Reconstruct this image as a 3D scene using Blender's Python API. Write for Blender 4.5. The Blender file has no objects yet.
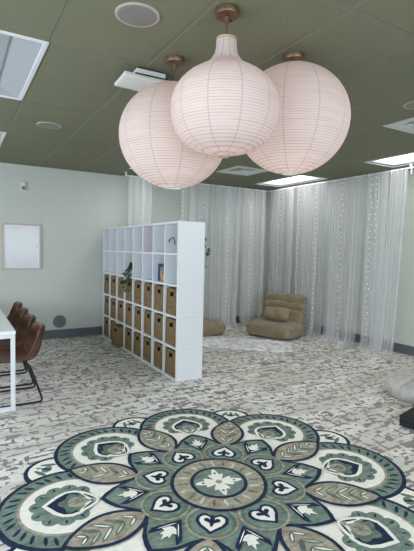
import bpy, bmesh, math, random
from math import sin, cos, pi, radians, hypot, atan2
from mathutils import Vector, Matrix

C = bpy.context.scene.collection
rng = random.Random(7)

# ------------------------------------------------------------------ helpers
class MB:
    """collects shapes and links them as ONE mesh object"""
    def __init__(self):
        self.v = []; self.f = []; self.m = []
        self.mat = 0
    def add(self, vs, fs):
        o = len(self.v)
        self.v += [tuple(x) for x in vs]
        self.f += [tuple(i + o for i in f) for f in fs]
        self.m += [self.mat] * len(fs)
    def box(self, x0, x1, y0, y1, z0, z1, M=None):
        vs = [Vector(p) for p in ((x0,y0,z0),(x1,y0,z0),(x1,y1,z0),(x0,y1,z0),(x0,y0,z1),(x1,y0,z1),(x1,y1,z1),(x0,y1,z1))]
        if M is not None: vs = [M @ q for q in vs]
        self.add(vs, [(0,3,2,1),(4,5,6,7),(0,1,5,4),(1,2,6,5),(2,3,7,6),(3,0,4,7)])
        return self
    def lathe(self, prof, n=48, cx=0, cy=0, caps=True):
        vs = []; fs = []
        for r, z in prof:
            for k in range(n):
                a = 2*pi*k/n; vs.append((cx + r*cos(a), cy + r*sin(a), z))
        for i in range(len(prof)-1):
            for k in range(n):
                k2 = (k+1) % n
                fs.append((i*n+k, i*n+k2, (i+1)*n+k2, (i+1)*n+k))
        if caps:
            fs.append(tuple(reversed(range(n))))
            fs.append(tuple((len(prof)-1)*n + k for k in range(n)))
        self.add(vs, fs); return self
    def tube(self, pts, r, n=8, closed=False):
        P = [Vector(p) for p in pts]; N = len(P); vs = []; fs = []
        up = None
        for i, p in enumerate(P):
            if closed: t = P[(i+1) % N] - P[i-1]
            else: t = P[min(i+1, N-1)] - P[max(i-1, 0)]
            t.normalize()
            if up is None:
                up = Vector((0,0,1)) if abs(t.z) < .9 else Vector((1,0,0))
            a = t.cross(up)
            if a.length < 1e-5: a = t.cross(Vector((0,1,0)))
            a.normalize(); b = a.cross(t); b.normalize(); up = b
            rr = r(i/(N-1)) if callable(r) else r
            for k in range(n):
                q = 2*pi*k/n; vs.append(p + a*cos(q)*rr + b*sin(q)*rr)
        for i in range(N if closed else N-1):
            j = (i+1) % N
            for k in range(n):
                k2 = (k+1) % n
                fs.append((i*n+k, i*n+k2, j*n+k2, j*n+k))
        if not closed:
            fs.append(tuple(reversed(range(n)))); fs.append(tuple((N-1)*n + k for k in range(n)))
        self.add(vs, fs); return self
    def grid(self, fn, nu, nv, wrapu=False):
        vs = []; fs = []
        W = nu if wrapu else nu+1
        for j in range(nv+1):
            for i in range(W): vs.append(fn(i/nu, j/nv))
        for j in range(nv):
            for i in range(nu):
                i2 = (i+1) % W
                fs.append((j*W+i, j*W+i2, (j+1)*W+i2, (j+1)*W+i))
        self.add(vs, fs); return self
    def prism(self, poly, z0, z1):
        n = len(poly)
        A = sum(poly[i][0]*poly[(i+1) % n][1] - poly[(i+1) % n][0]*poly[i][1] for i in range(n))
        if A < 0: poly = list(reversed(poly))
        vs = [(x, y, z0) for x, y in poly] + [(x, y, z1) for x, y in poly]
        fs = [tuple(n+i for i in range(n))] + [(i, (i+1) % n, n+(i+1) % n, n+i) for i in range(n)]
        self.add(vs, fs); return self
    def ellipsoid(self, c, r, e=1.0, nu=36, nv=18, fn=None, M=None):
        """super-ellipsoid; e<1 is boxier"""
        def sp(x, p): return math.copysign(abs(x)**p, x)
        vs = []; fs = []
        for j in range(nv+1):
            ph = -pi/2 + pi*j/nv
            for i in range(nu):
                th = 2*pi*i/nu
                x = sp(cos(ph), e)*sp(cos(th), e); y = sp(cos(ph), e)*sp(sin(th), e); z = sp(sin(ph), e)
                q = Vector((x*r[0], y*r[1], z*r[2]))
                if fn: q = fn(q, x, y, z)
                q = q + Vector(c)
                if M is not None: q = M @ q
                vs.append(q)
        for j in range(nv):
            for i in range(nu):
                i2 = (i+1) % nu
                fs.append((j*nu+i, j*nu+i2, (j+1)*nu+i2, (j+1)*nu+i))
        self.add(vs, fs); return self
    def build(self, name, mats, parent=None, bevel=0, smooth=35, subsurf=0, solid=0, merge=True):
        me = bpy.data.meshes.new(name)
        me.from_pydata([tuple(v) for v in self.v], [], self.f)
        if not isinstance(mats, (list, tuple)): mats = [mats]
        for m in mats: me.materials.append(m)
        for p, k in zip(me.polygons, self.m): p.material_index = k
        if merge:
            bm = bmesh.new(); bm.from_mesh(me)
            bmesh.ops.remove_doubles(bm, verts=bm.verts, dist=1e-6)
            bm.to_mesh(me); bm.free()
        if smooth:
            me.polygons.foreach_set('use_smooth', [True]*len(me.polygons))
            me.set_sharp_from_angle(angle=radians(smooth))
        me.update()
        o = bpy.data.objects.new(name, me); C.objects.link(o)
        if parent: o.parent = parent
        if solid:
            s = o.modifiers.new('solid', 'SOLIDIFY'); s.thickness = solid; s.offset = 0
        if bevel:
            b = o.modifiers.new('bevel', 'BEVEL'); b.width = bevel; b.segments = 2; b.limit_method = 'ANGLE'; b.angle_limit = radians(40)
        if subsurf:
            s = o.modifiers.new('sub', 'SUBSURF'); s.levels = subsurf; s.render_levels = subsurf
        return o

def tag(o, label, cat, group=None, kind=None):
    o['label'] = label; o['category'] = cat
    if group: o['group'] = group
    if kind: o['kind'] = kind
    return o
def thing(name, label, cat, loc=(0,0,0), rz=0, group=None):
    o = bpy.data.objects.new(name, None); C.objects.link(o)
    o.empty_display_size = .05
    o.location = loc; o.rotation_euler = (0,0,rz)
    return tag(o, label, cat, group)
def struct(o, label=None):
    o['kind'] = 'structure'
    if label: o['label'] = label
    return o
def copy_tree(o, parent=None):
    c = o.copy(); C.objects.link(c)
    if parent: c.parent = parent
    for ch in list(o.children): copy_tree(ch, c)
    return c

# ------------------------------------------------------------------ materials
def s2l(c):
    return tuple(((x/255)/12.92 if x/255 <= .04045 else ((x/255+.055)/1.055)**2.4) for x in c) + (1,)
class NT:
    def __init__(self, name):
        self.mat = bpy.data.materials.new(name); self.mat.use_nodes = True
        self.t = self.mat.node_tree; self.n = self.t.nodes; self.l = self.t.links
        self.n.clear()
        self.out = self.n.new('ShaderNodeOutputMaterial')
    def node(self, typ, **kw):
        x = self.n.new(typ)
        for k, v in kw.items():
            if k == 'inp':
                for a, b in v.items():
                    if hasattr(b, 'is_output'): self.l.new(b, x.inputs[a])
                    else: x.inputs[a].default_value = b
            else: setattr(x, k, v)
        return x
    def math(self, op, a, b=0.0, c=None):
        d = {0: a, 1: b}
        if c is not None: d[2] = c
        return self.node('ShaderNodeMath', operation=op, inp=d).outputs[0]
    def mix(self, fac, a, b):
        x = self.node('ShaderNodeMix', data_type='RGBA')
        for i, v in ((0, fac), (6, a), (7, b)):
            if hasattr(v, 'is_output'): self.l.new(v, x.inputs[i])
            else: x.inputs[i].default_value = v
        return x.outputs[2]
    def ramp(self, fac, lo, hi):
        x = self.node('ShaderNodeMapRange', inp={0: fac, 1: lo, 2: hi}); x.clamp = True
        return x.outputs[0]
    def coords(self, scale=(1,1,1), rot=(0,0,0), kind='Object'):
        tc = self.node('ShaderNodeTexCoord')
        mp = self.node('ShaderNodeMapping', inp={0: tc.outputs[kind], 2: rot, 3: scale})
        return mp.outputs[0]
    def noise(self, vec, scale, detail=3, rough=.5):
        return self.node('ShaderNodeTexNoise', inp={'Vector': vec, 'Scale': scale, 'Detail': detail, 'Roughness': rough})
    def bsdf(self, color, rough=.6, metal=0, normal=None, spec=.5, **kw):
        b = self.node('ShaderNodeBsdfPrincipled', inp={'Base Color': color, 'Roughness': rough, 'Metallic': metal, 'Specular IOR Level': spec})
        for k, v in kw.items():
            if hasattr(v, 'is_output'): self.l.new(v, b.inputs[k])
            else: b.inputs[k].default_value = v
        if normal: self.l.new(normal, b.inputs['Normal'])
        return b.outputs[0]
    def bump(self, h, strength=.3, dist=.01):
        return self.node('ShaderNodeBump', inp={'Strength': strength, 'Distance': dist, 'Height': h}).outputs[0]
    def done(self, sh):
        self.l.new(sh, self.out.inputs[0]); return self.mat

def plain(name, rgb, rough=.5, metal=0, var=.05, nscale=12, bump=0, bscale=60, spec=.5, **kw):
    t = NT(name); v = t.coords()
    n = t.noise(v, nscale)
    c = s2l(rgb); lo = tuple(x*(1-var) for x in c[:3]) + (1,); hi = tuple(min(1, x*(1+var)) for x in c[:3]) + (1,)
    col = t.mix(n.outputs[0], lo, hi)
    nm = None
    if bump:
        nm = t.bump(t.noise(v, bscale, 4).outputs[0], bump, .01)
    return t.done(t.bsdf(col, rough, metal, nm, spec, **kw))

M = {}
M['wall'] = plain('sage_wall_paint', (199,203,196), .55, var=.02, nscale=2, bump=.05, bscale=150, spec=.4)
M['white_wall'] = plain('pale_wall_paint', (205,208,204), .6, var=.02)
M['base'] = plain('charcoal_vinyl_base', (92,95,102), .5, var=.04)
M['white_lam'] = plain('white_laminate', (226,229,233), .38, var=.012, nscale=3, spec=.5)
M['white_metal'] = plain('white_powder_coat', (228,230,234), .4, var=.01)
M['white_plastic'] = plain('white_plastic', (218,218,214), .45, var=.01)
M['grey_plastic'] = plain('grey_plastic', (110,112,114), .5, var=.03)
M['black_metal'] = plain('black_powder_coat', (22,22,24), .4, var=.05)
M['black_plastic'] = plain('black_plastic', (12,11,11), .8, var=.05, spec=.1)
M['bronze'] = plain('brushed_bronze', (132,110,86), .40, metal=.85, var=.08, nscale=40)
M['brass'] = plain('pale_wood_ring', (186,160,132), .5, var=.06)
M['frame'] = plain('pinkish_aluminium_frame', (205,184,172), .42, var=.03)
M['board'] = plain('glossy_white_board', (222,221,222), .14, var=.006, nscale=2, spec=.3)
M['white_fabric'] = plain('white_tape', (215,218,216), .8, var=.03)
M['table'] = plain('white_table_laminate', (244,246,248), .3, var=.01)
M['pink'] = plain('pale_pink', (222,210,216), .6, var=.02)
M['pot'] = plain('grey_ceramic', (190,192,190), .4, var=.03)
M['soil'] = plain('soil', (50,40,30), .9, var=.2)
M['paper'] = plain('paper_pages', (225,220,205), .8, var=.04, nscale=200)
M['stem'] = plain('green_stem', (70,86,50), .6, var=.1)
M['grille'] = plain('perforated_grille', (108,108,104), .6, var=.05, bump=.4, bscale=400)
M['glass_frame'] = plain('aluminium_window', (190,192,194), .4, var=.02)

def m_ceiling():
    t = NT('olive_ceiling_tile'); v = t.coords()
    n = t.noise(v, 110, 4, .65); n2 = t.noise(v, 3)
    col = t.mix(n2.outputs[0], s2l((121,122,101)), s2l((129,130,108)))
    pit = t.ramp(n.outputs[0], .30, .42)
    col = t.mix(pit, s2l((98,99,80)), col)
    return t.done(t.bsdf(col, .8, 0, t.bump(pit, .35, .004), .25))
M['ceil'] = m_ceiling()
M['tbar'] = plain('olive_ceiling_grid', (124,125,104), .55, var=.02)

def m_carpet():
    t = NT('grey_patterned_carpet')
    tc = t.node('ShaderNodeTexCoord')
    v0 = tc.outputs['Object']
    # a small wobble so that the woven blocks look hand-drawn
    def wob(scale, ax, ay, shift):
        mp = t.node('ShaderNodeMapping', inp={0: v0, 1: shift})
        w = t.node('ShaderNodeTexNoise', inp={'Vector': mp.outputs[0], 'Scale': scale, 'Detail': 2.0})
        sub = t.node('ShaderNodeVectorMath', operation='SUBTRACT', inp={0: w.outputs['Color'], 1: (.5,.5,.5)})
        scl = t.node('ShaderNodeVectorMath', operation='MULTIPLY', inp={0: sub.outputs[0], 1: (ax,ay,0)})
        return t.node('ShaderNodeVectorMath', operation='ADD', inp={0: v0, 1: scl.outputs[0]}).outputs[0]
    v = wob(9.0, .035, .028, (0,0,0)); vb = wob(6.0, .05, .04, (4,7,0))
    def bricks(vec, bw, rh, mort, off, shift):
        mp = t.node('ShaderNodeMapping', inp={0: vec, 1: shift})
        b = t.node('ShaderNodeTexBrick', offset=off, offset_frequency=2, squash=.62, squash_frequency=3)
        for k, x in {'Color1': (0,0,0,1), 'Color2': (1,1,1,1), 'Mortar': (.5,.5,.5,1), 'Scale': 1.0, 'Mortar Size': mort, 'Mortar Smooth': 0.0, 'Brick Width': bw, 'Row Height': rh}.items():
            b.inputs[k].default_value = x
        t.l.new(mp.outputs[0], b.inputs['Vector'])
        return b
    A = bricks(v, .17, .10, .012, .43, (0,0,0))
    B = bricks(vb, .22, .13, .015, .37, (3.13,1.27,0))
    D = bricks(v, .24, .115, .0, .33, (1.1,.53,0))
    E = bricks(vb, .11, .07, .0, .41, (2.1,.23,0))
    def stretch(vec, sx, sy, sh, scale, det=1):
        mp = t.node('ShaderNodeMapping', inp={0: vec, 1: sh, 3: (sx,sy,1)})
        return t.noise(mp.outputs[0], scale, det, .5).outputs[0]
    rows = stretch(v0, .5, 2.6, (0,0,0), 1.5, 2)                   # broad rows across the room
    mk1 = stretch(v, 5.5, 8.0, (5,2,0), 2.3); mk2 = stretch(vb, 4.8, 7.5, (9,1,0), 2.2)
    blob = stretch(v, 3.0, 5.0, (2,8,0), 1.5)
    light, mid, beige = s2l((238,235,231)), s2l((213,209,205)), s2l((212,207,199))
    dark, dark2 = s2l((134,133,134)), s2l((154,151,148))
    base = t.mix(t.math('MULTIPLY', t.ramp(rows, .46, .60), .9), light, beige)
    base = t.mix(t.math('MULTIPLY', t.math('GREATER_THAN', t.math('ADD', D.outputs['Color'], t.math('MULTIPLY', blob, 1.2)), 1.22), .75), base, mid)
    mA = t.math('MULTIPLY', A.outputs['Fac'], t.math('GREATER_THAN', mk1, .53))
    mB = t.math('MULTIPLY', B.outputs['Fac'], t.math('LESS_THAN', mk2, .45))
    bl = t.math('GREATER_THAN', t.math('ADD', E.outputs['Color'], t.math('MULTIPLY', mk2, 1.0)), 1.44)
    mk = t.math('MAXIMUM', t.math('MAXIMUM', mA, mB), bl)
    col = t.mix(mk, base, t.mix(t.ramp(rows, .40, .58), dark, dark2))
    pile = t.noise(v0, 260, 3).outputs[0]
    col = t.mix(t.math('MULTIPLY', pile, .12), col, s2l((150,148,145)))
    return t.done(t.bsdf(col, .95, 0, t.bump(pile, .2, .004), .1))
M['carpet'] = m_carpet()

def wool(name, rgb):
    t = NT(name); v = t.coords()
    n = t.noise(v, 30, 5, .65).outputs[0]
    mp = t.node('ShaderNodeMapping', inp={0: v, 3: (1,3.2,1)})
    n2 = t.noise(mp.outputs[0], 14, 3).outputs[0]
    c = s2l(rgb)
    k = .86 if rgb[0] > 220 else .52; h = 1.05 if rgb[0] > 220 else 1.55
    a = tuple(x*k for x in c[:3]) + (1,); b = tuple(min(1, x*h) for x in c[:3]) + (1,)
    col = t.mix(t.ramp(t.math('ADD', t.math('MULTIPLY', n, .5), t.math('MULTIPLY', n2, .5)), .30, .70), a, b)
    nm = t.bump(t.noise(v, 240, 3).outputs[0], .4, .004)
    return t.done(t.bsdf(col, .95, 0, nm, .1))
RUG = [wool('navy_wool', (43,54,78)), wool('sage_wool', (118,136,127)), wool('tan_wool', (166,157,142)), wool('ivory_wool', (250,248,240)),
       wool('pale_green_wool', (184,206,186)), wool('deep_green_wool', (104,123,112))]

def m_paper():
    t = NT('white_paper_shade')
    tc = t.node('ShaderNodeTexCoord')
    sp = t.node('ShaderNodeSeparateXYZ', inp={0: tc.outputs['Object']})
    x, y, z = sp.outputs
    jit = t.noise(tc.outputs['Object'], 5, 2).outputs[0]
    zz = t.math('ADD', z, t.math('MULTIPLY', jit, .004))
    ring = t.math('ABSOLUTE', t.math('SUBTRACT', t.math('FRACT', t.math('MULTIPLY', zz, 76.0)), .5))
    ringd = t.ramp(ring, .30, .50)                      # shadows of the wire hoops through the paper, painted as darker lines
    an = t.math('DIVIDE', t.math('ARCTAN2', y, x), 2*pi)
    fr = t.math('ABSOLUTE', t.math('SUBTRACT', t.math('FRACT', t.math('ADD', t.math('MULTIPLY', an, 11.0), .25)), .5))
    rad = t.math('SQRT', t.math('ADD', t.math('MULTIPLY', x, x), t.math('MULTIPLY', y, y)))
    d = t.math('MULTIPLY', t.math('MULTIPLY', t.math('SUBTRACT', .5, fr), 2*pi/11), rad)
    seam = t.math('LESS_THAN', d, .0034)
    fib = t.noise(t.node('ShaderNodeMapping', inp={0: tc.outputs['Object'], 3: (2,2,14)}).outputs[0], 9, 5, .6).outputs[0]
    ringd = t.math('MULTIPLY', ringd, t.ramp(t.noise(t.node('ShaderNodeMapping', inp={0: tc.outputs['Object'], 3: (1,1,9)}).outputs[0], 4, 3).outputs[0], .25, .70))
    col = t.mix(t.math('MULTIPLY', ringd, .85), s2l((240,226,222)), s2l((172,156,154)))
    col = t.mix(t.math('MULTIPLY', seam, .42), col, s2l((166,172,186)))
    col = t.mix(t.ramp(fib, .55, .75), col, t.mix(.10, col, s2l((210,205,205))))
    nm = t.bump(t.math('SUBTRACT', 1.0, ringd), .25, .006)
    df = t.node('ShaderNodeBsdfDiffuse', inp={0: col}); t.l.new(nm, df.inputs['Normal'])
    tr = t.node('ShaderNodeBsdfTranslucent', inp={0: col})
    a = t.node('ShaderNodeMixShader', inp={0: .45, 1: df.outputs[0], 2: tr.outputs[0]}).outputs[0]
    return t.done(a)
M['shade'] = m_paper()

def emit(name, rgb, s):
    t = NT(name); n = t.noise(t.coords(), 20)
    col = t.mix(t.math('MULTIPLY', n.outputs[0], .05), s2l(rgb), (1,1,1,1))
    return t.done(t.node('ShaderNodeEmission', inp={0: col, 1: s}).outputs[0])
M['lens_on'] = emit('lit_light_lens', (255,252,246), 5.0)
M['bulb'] = emit('warm_bulb', (255,206,160), 4.0)
M['fairy'] = emit('fairy_bulb', (255,248,236), 1.25)
M['lens_off'] = plain('frosted_lens', (172,176,182), .35, var=.02)

def m_sheer():
    t = NT('sheer_white_voile')
    v = t.coords(kind='Object')
    n = t.noise(v, 30, 3).outputs[0]
    col = t.mix(n, s2l((240,241,244)), s2l((250,251,253)))
    df = t.node('ShaderNodeBsdfDiffuse', inp={0: col}); tl = t.node('ShaderNodeBsdfTranslucent', inp={0: col})
    cloth = t.node('ShaderNodeMixShader', inp={0: .45, 1: df.outputs[0], 2: tl.outputs[0]}).outputs[0]
    tp = t.node('ShaderNodeBsdfTransparent', inp={0: (1,1,1,1)})
    f = t.math('ADD', .38, t.math('MULTIPLY', n, .10))           # how closely the voile is woven
    return t.done(t.node('ShaderNodeMixShader', inp={0: f, 1: tp.outputs[0], 2: cloth}).outputs[0])
M['sheer'] = m_sheer()

def m_leather():
    t = NT('brown_leather'); v = t.coords()
    n = t.noise(v, 6, 4).outputs[0]; g = t.noise(v, 160, 4).outputs[0]
    col = t.mix(t.ramp(n, .3, .7), s2l((72,44,30)), s2l((106,67,44)))
    return t.done(t.bsdf(col, .42, 0, t.bump(g, .15, .003), .45))
M['leather'] = m_leather()
M['stitch'] = plain('tan_stitching', (156,116,84), .7, var=.1)

def m_suede():
    t = NT('brown_suede'); v = t.coords()
    n = t.noise(v, 7, 4, .6).outputs[0]; g = t.noise(v, 45, 4, .65).outputs[0]
    col = t.mix(t.ramp(n, .3, .72), s2l((134,119,96)), s2l((162,146,120)))
    return t.done(t.bsdf(col, .9, 0, t.bump(g, .35, .012), .15, **{'Sheen Weight': .25}))
M['suede'] = m_suede()

def m_basket():
    t = NT('woven_seagrass')
    tc = t.node('ShaderNodeTexCoord')
    w = t.node('ShaderNodeTexNoise', inp={'Vector': tc.outputs['Object'], 'Scale': 30.0})
    sc = t.node('ShaderNodeVectorMath', operation='MULTIPLY', inp={0: w.outputs['Color'], 1: (.006,.012,.012)})
    v = t.node('ShaderNodeVectorMath', operation='ADD', inp={0: tc.outputs['Object'], 1: sc.outputs[0]}).outputs[0]
    sp = t.node('ShaderNodeSeparateXYZ', inp={0: v})
    u = t.math('ADD', sp.outputs[0], sp.outputs[1])
    rowi = t.math('FLOOR', t.math('MULTIPLY', sp.outputs[2], 62.0))
    a = t.math('SINE', t.math('ADD', t.math('MULTIPLY', u, 150.0), t.math('MULTIPLY', rowi, pi)))
    b = t.math('SINE', t.math('MULTIPLY', sp.outputs[2], 62.0*2*pi))
    h = t.math('ADD', t.math('MULTIPLY', a, .5), t.math('MULTIPLY', b, .5))
    n = t.noise(v, 40, 3).outputs[0]; n2 = t.noise(v, 7, 2).outputs[0]
    col = t.mix(t.ramp(t.math('ADD', h, t.math('MULTIPLY', n, 1.6)), -.1, 1.7), s2l((48,37,26)), s2l((184,154,114)))
    n3 = t.noise(v, 17, 4, .7).outputs[0]
    col = t.mix(t.math('MULTIPLY', t.ramp(n3, .45, .7), .65), col, s2l((60,46,32)))
    col = t.mix(t.math('MULTIPLY', n2, .25), col, s2l((150,122,86)))
    return t.done(t.bsdf(col, .8, 0, t.bump(h, .6, .006), .2))
M['basket'] = m_basket()

def m_fur(name, a, b, d, sc):
    t = NT(name); v = t.coords()
    n = t.noise(v, sc, 4, .6).outputs[0]; g = t.noise(v, 120, 4, .7).outputs[0]
    col = t.mix(t.ramp(n, .42, .62), s2l(a), s2l(b))
    col = t.mix(t.math('MULTIPLY', g, .5), col, s2l(d))
    return t.done(t.bsdf(col, .95, 0, t.bump(g, .4, .01), .1, **{'Sheen Weight': .3}))
M['fur'] = m_fur('mottled_faux_fur', (246,247,249), (172,172,175), (250,251,252), 16)
M['plush'] = m_fur('grey_plush', (188,184,180), (158,155,152), (208,205,201), 12)
M['charcoal'] = plain('charcoal_canvas', (40,46,48), .8, var=.15, nscale=40, bump=.2, bscale=220, spec=.25)

def m_leaf():
    t = NT('pothos_leaf'); n = t.noise(t.coords(), 25, 2).outputs[0]
    col = t.mix(t.ramp(n, .4, .65), s2l((44,66,44)), s2l((92,116,80)))
    return t.done(t.bsdf(col, .45))
M['leaf'] = m_leaf()

def m_cover():
    t = NT('picture_book_cover'); v = t.coords()
    n = t.noise(v, 16, 2).outputs[0]; n2 = t.noise(v, 23, 1).outputs['Color']
    col = t.mix(t.ramp(n, .44, .5), s2l((24,66,120)), s2l((206,140,66)))
    col = t.mix(t.ramp(t.noise(v, 31, 1).outputs[0], .56, .6), col, s2l((60,120,130)))
    col = t.mix(t.ramp(t.noise(v, 37, 1).outputs[0], .62, .66), col, s2l((222,206,176)))
    return t.done(t.bsdf(col, .3))
M['cover'] = m_cover()
M['cover_blue'] = plain('book_blue_border', (28,62,112), .35)

def m_glass():
    t = NT('window_glass'); n = t.noise(t.coords(), 4)
    g = t.node('ShaderNodeBsdfGlass', inp={0: (.95,.97,.97,1), 1: .0, 2: 1.45})
    t.l.new(t.math('MULTIPLY', n.outputs[0], .02), g.inputs[1])
    return t.done(g.outputs[0])
M['glass'] = m_glass()

# ------------------------------------------------------------------ room
H = 2.6976
XL, XR, YF, YB = -2.6, 5.711, -3.2, 7.073
X0, Y0, T = .513, 1.560, .6096

fl = struct(MB().box(XL-.1, XR+.1, YF-.1, YB+.1, -.08, 0).build('floor', M['carpet'], smooth=0))
struct(MB().box(XL-.1, XR+.1, YB, YB+.1, 0, H+.1).build('wall_back', M['wall'], smooth=0))
struct(MB().box(XR, XR+.1, YF, YB, 0, H+.1).build('wall_right', M['wall'], smooth=0))
# wall behind the camera, with a wide window
def wall_hole(name, axis, pos, th, a0, a1, h0, h1, z0, z1, mat):
    mb = MB()
    segs = [(a0, h0, 0, H+.1), (h1, a1, 0, H+.1), (h0, h1, 0, z0), (h0, h1, z1, H+.1)]
    for s0, s1, q0, q1 in segs:
        if axis == 'y': mb.box(s0, s1, pos-th, pos, q0, q1)
        else: mb.box(pos-th, pos, s0, s1, q0, q1)
    return struct(mb.build(name, mat, smooth=0))
wall_hole('wall_front', 'y', YF, .12, XL-.1, XR+.1, -1.6, 4.2, .85, 2.35, M['white_wall'])
wall_hole('wall_left', 'x', XL, .12, YF, YB, -1.3, 6.1, .85, 2.35, M['wall'])
def window(n, axis, pos, h0, h1, z0, z1, parts):
    mb = MB(); w = .06
    def b(s0, s1, q0, q1, d0=.03, d1=.09):
        if axis == 'y': mb.box(s0, s1, pos-d1, pos-d0, q0, q1)
        else: mb.box(pos-d1, pos-d0, s0, s1, q0, q1)
    b(h0, h1, z0, z0+w); b(h0, h1, z1-w, z1)
    for k in range(parts+1):
        c = h0 + (h1-h0)*k/parts
        b(max(h0, c-w/2), min(h1, c+w/2), z0+w, z1-w)
    f = struct(mb.build('window_%d' % n, M['glass_frame'], bevel=.004, smooth=0))
    for k in range(parts):
        p = MB(); s0 = h0 + (h1-h0)*k/parts + w/2; s1 = h0 + (h1-h0)*(k+1)/parts - w/2
        if axis == 'y': p.box(s0, s1, pos-.064, pos-.058, z0+w, z1-w)
        else: p.box(pos-.064, pos-.058, s0, s1, z0+w, z1-w)
        p.build('pane', M['glass'], f, smooth=0)
window(1, 'y', YF, -1.6, 4.2, .85, 2.35, 4)
window(2, 'x', XL, -1.3, 6.1, .85, 2.35, 6)
# vinyl baseboards
struct(MB().box(XL, XR-.012, YB-.012, YB, 0, .136).build('baseboard_back', M['base'], bevel=.004, smooth=0))
struct(MB().box(XR-.012, XR, YF, YB-.012, 0, .136).build('baseboard_right', M['base'], bevel=.004, smooth=0))
struct(MB().box(XL, XL+.012, YF+.012, YB-.012, 0, .136).build('baseboard_left', M['base'], bevel=.004, smooth=0))

# suspended ceiling: tegular tiles hung in a painted grid
lights = {(-1,1):0, (-1,3):0, (3,1):1, (3,3):1, (7,1):1, (7,3):1, (3,-1):1, (-1,-1):1, (7,-1):1}
diff = [(5, 3.0), (5, .5)]
tiles = MB(); g = .0125
def tile(x0, x1, y0, y1):
    x0, x1 = max(x0, XL), min(x1, XR); y0, y1 = max(y0, YF), min(y1, YB)
    if x1-x0 < .03 or y1-y0 < .03: return
    tiles.box(x0+g, x1-g, y0+g, y1-g, H, H+.005)
for i in range(-6, 9):
    for j in range(-4, 6):
        if (i, j) in lights: continue
        x0, x1 = X0+i*T, X0+(i+1)*T; y0, y1 = Y0+j*2*T, Y0+(j+1)*2*T
        ds = [d for d in diff if d[0] == i and int(math.floor(d[1])) == j]
        if ds:
            q = Y0+ds[0][1]*2*T
            if q > y0+.1: tile(x0, x1, y0, q)
            if q+T < y1-.1: tile(x0, x1, q+T, y1)
        else: tile(x0, x1, y0, y1)
struct(tiles.build('ceiling', M['ceil'], bevel=.0015, smooth=0))
struct(MB().box(XL-.1, XR+.1, YF-.1, YB+.1, H+.15, H+.2).build('trim_1', M['tbar'], smooth=0))
gr = MB(); bw = .0115
for i in range(-6, 10):
    x = X0+i*T
    if XL < x < XR: gr.box(x-bw, x+bw, YF, YB, H+.0025, H+.05)
for j in range(-4, 6):
    y = Y0+j*2*T
    if YF < y < YB: gr.box(XL, XR, y-bw, y+bw, H+.0031, H+.049)
struct(gr.build('trim_2', M['tbar'], smooth=0))
wm = MB()                                                   # wall angle round the edge
wm.box(XL, XR, YB-.022, YB, H-.012, H-.001); wm.box(XR-.022, XR, YF, YB-.022, H-.012, H-.001)
struct(wm.build('trim_3', M['tbar'], smooth=0))

# ------------------------------------------------------------------ ceiling fixtures
def troffer(i, j, on, label):
    x0, y0 = X0+i*T, Y0+j*2*T
    r = thing('ceiling_light', label, 'ceiling light', (x0+T/2, y0+T, H), 0, 'troffer lights in the ceiling')
    a, b = T/2-.006, T-.006
    f = MB(); w = .028
    f.box(-a, a, -b, -b+w, -.004, .02); f.box(-a, a, b-w, b, -.004, .02)
    f.box(-a, -a+w, -b+w, b-w, -.004, .02); f.box(a-w, a, -b+w, b-w, -.004, .02)
    f.build('frame', M['white_metal'], r, bevel=.002, smooth=0)
    A, Bq = a-w, b-w
    if on:
        sw = MB()                                                # recess sides
        sw.box(-A-.004, -A, -Bq, Bq, 0, .07); sw.box(A, A+.004, -Bq, Bq, 0, .07); sw.box(-A, A, -Bq-.004, -Bq, 0, .07); sw.box(-A, A, Bq, Bq+.004, 0, .07)
        sw.build('reflector', M['lens_off'], r, smooth=0)
        q = MB(); q.box(-A, A, -Bq, Bq, .055, .07)
        q.build('lens', M['lens_on'], r, smooth=0)
    else:
        q = MB(); c = .10; d = .05; e = .09                      # sloping reflectors to a centre basket
        vs = [(-A,-Bq,.004),(A,-Bq,.004),(A,Bq,.004),(-A,Bq,.004),(-c,-Bq+e,d),(c,-Bq+e,d),(c,Bq-e,d),(-c,Bq-e,d)]
        q.add(vs, [(0,1,5,4),(1,2,6,5),(2,3,7,6),(3,0,4,7)])
        q.box(-A, A, -Bq, Bq, .07, .09)
        q.build('reflector', M['lens_off'], r, smooth=0)
        MB().box(-c, c, -Bq+e, Bq-e, d-.012, d+.012).build('lens', M['lens_off'], r, bevel=.004, smooth=0)
troffer(-1, 1, 0, 'unlit recessed ceiling light cut by the left edge, nearest the camera')
troffer(-1, 3, 0, 'unlit recessed ceiling light at the left edge, nearer the back wall')
troffer(3, 1, 1, 'lit recessed ceiling light hidden above the paper lanterns')
troffer(3, 3, 1, 'lit recessed ceiling light behind the left paper lantern')
troffer(7, 1, 1, 'lit recessed ceiling light at the right edge above the right curtains')
troffer(7, 3, 1, 'lit recessed ceiling light in the corner where the curtains meet')

troffer(3, -1, 1, 'added unseen light overhead to brighten the floor, in the middle row')  # these three unseen overhead lights are added to brighten the floor
troffer(7, -1, 1, 'added unseen light overhead to brighten the floor, in the right row')
troffer(-1, -1, 1, 'added unseen light overhead to brighten the floor, in the left row')

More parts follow.
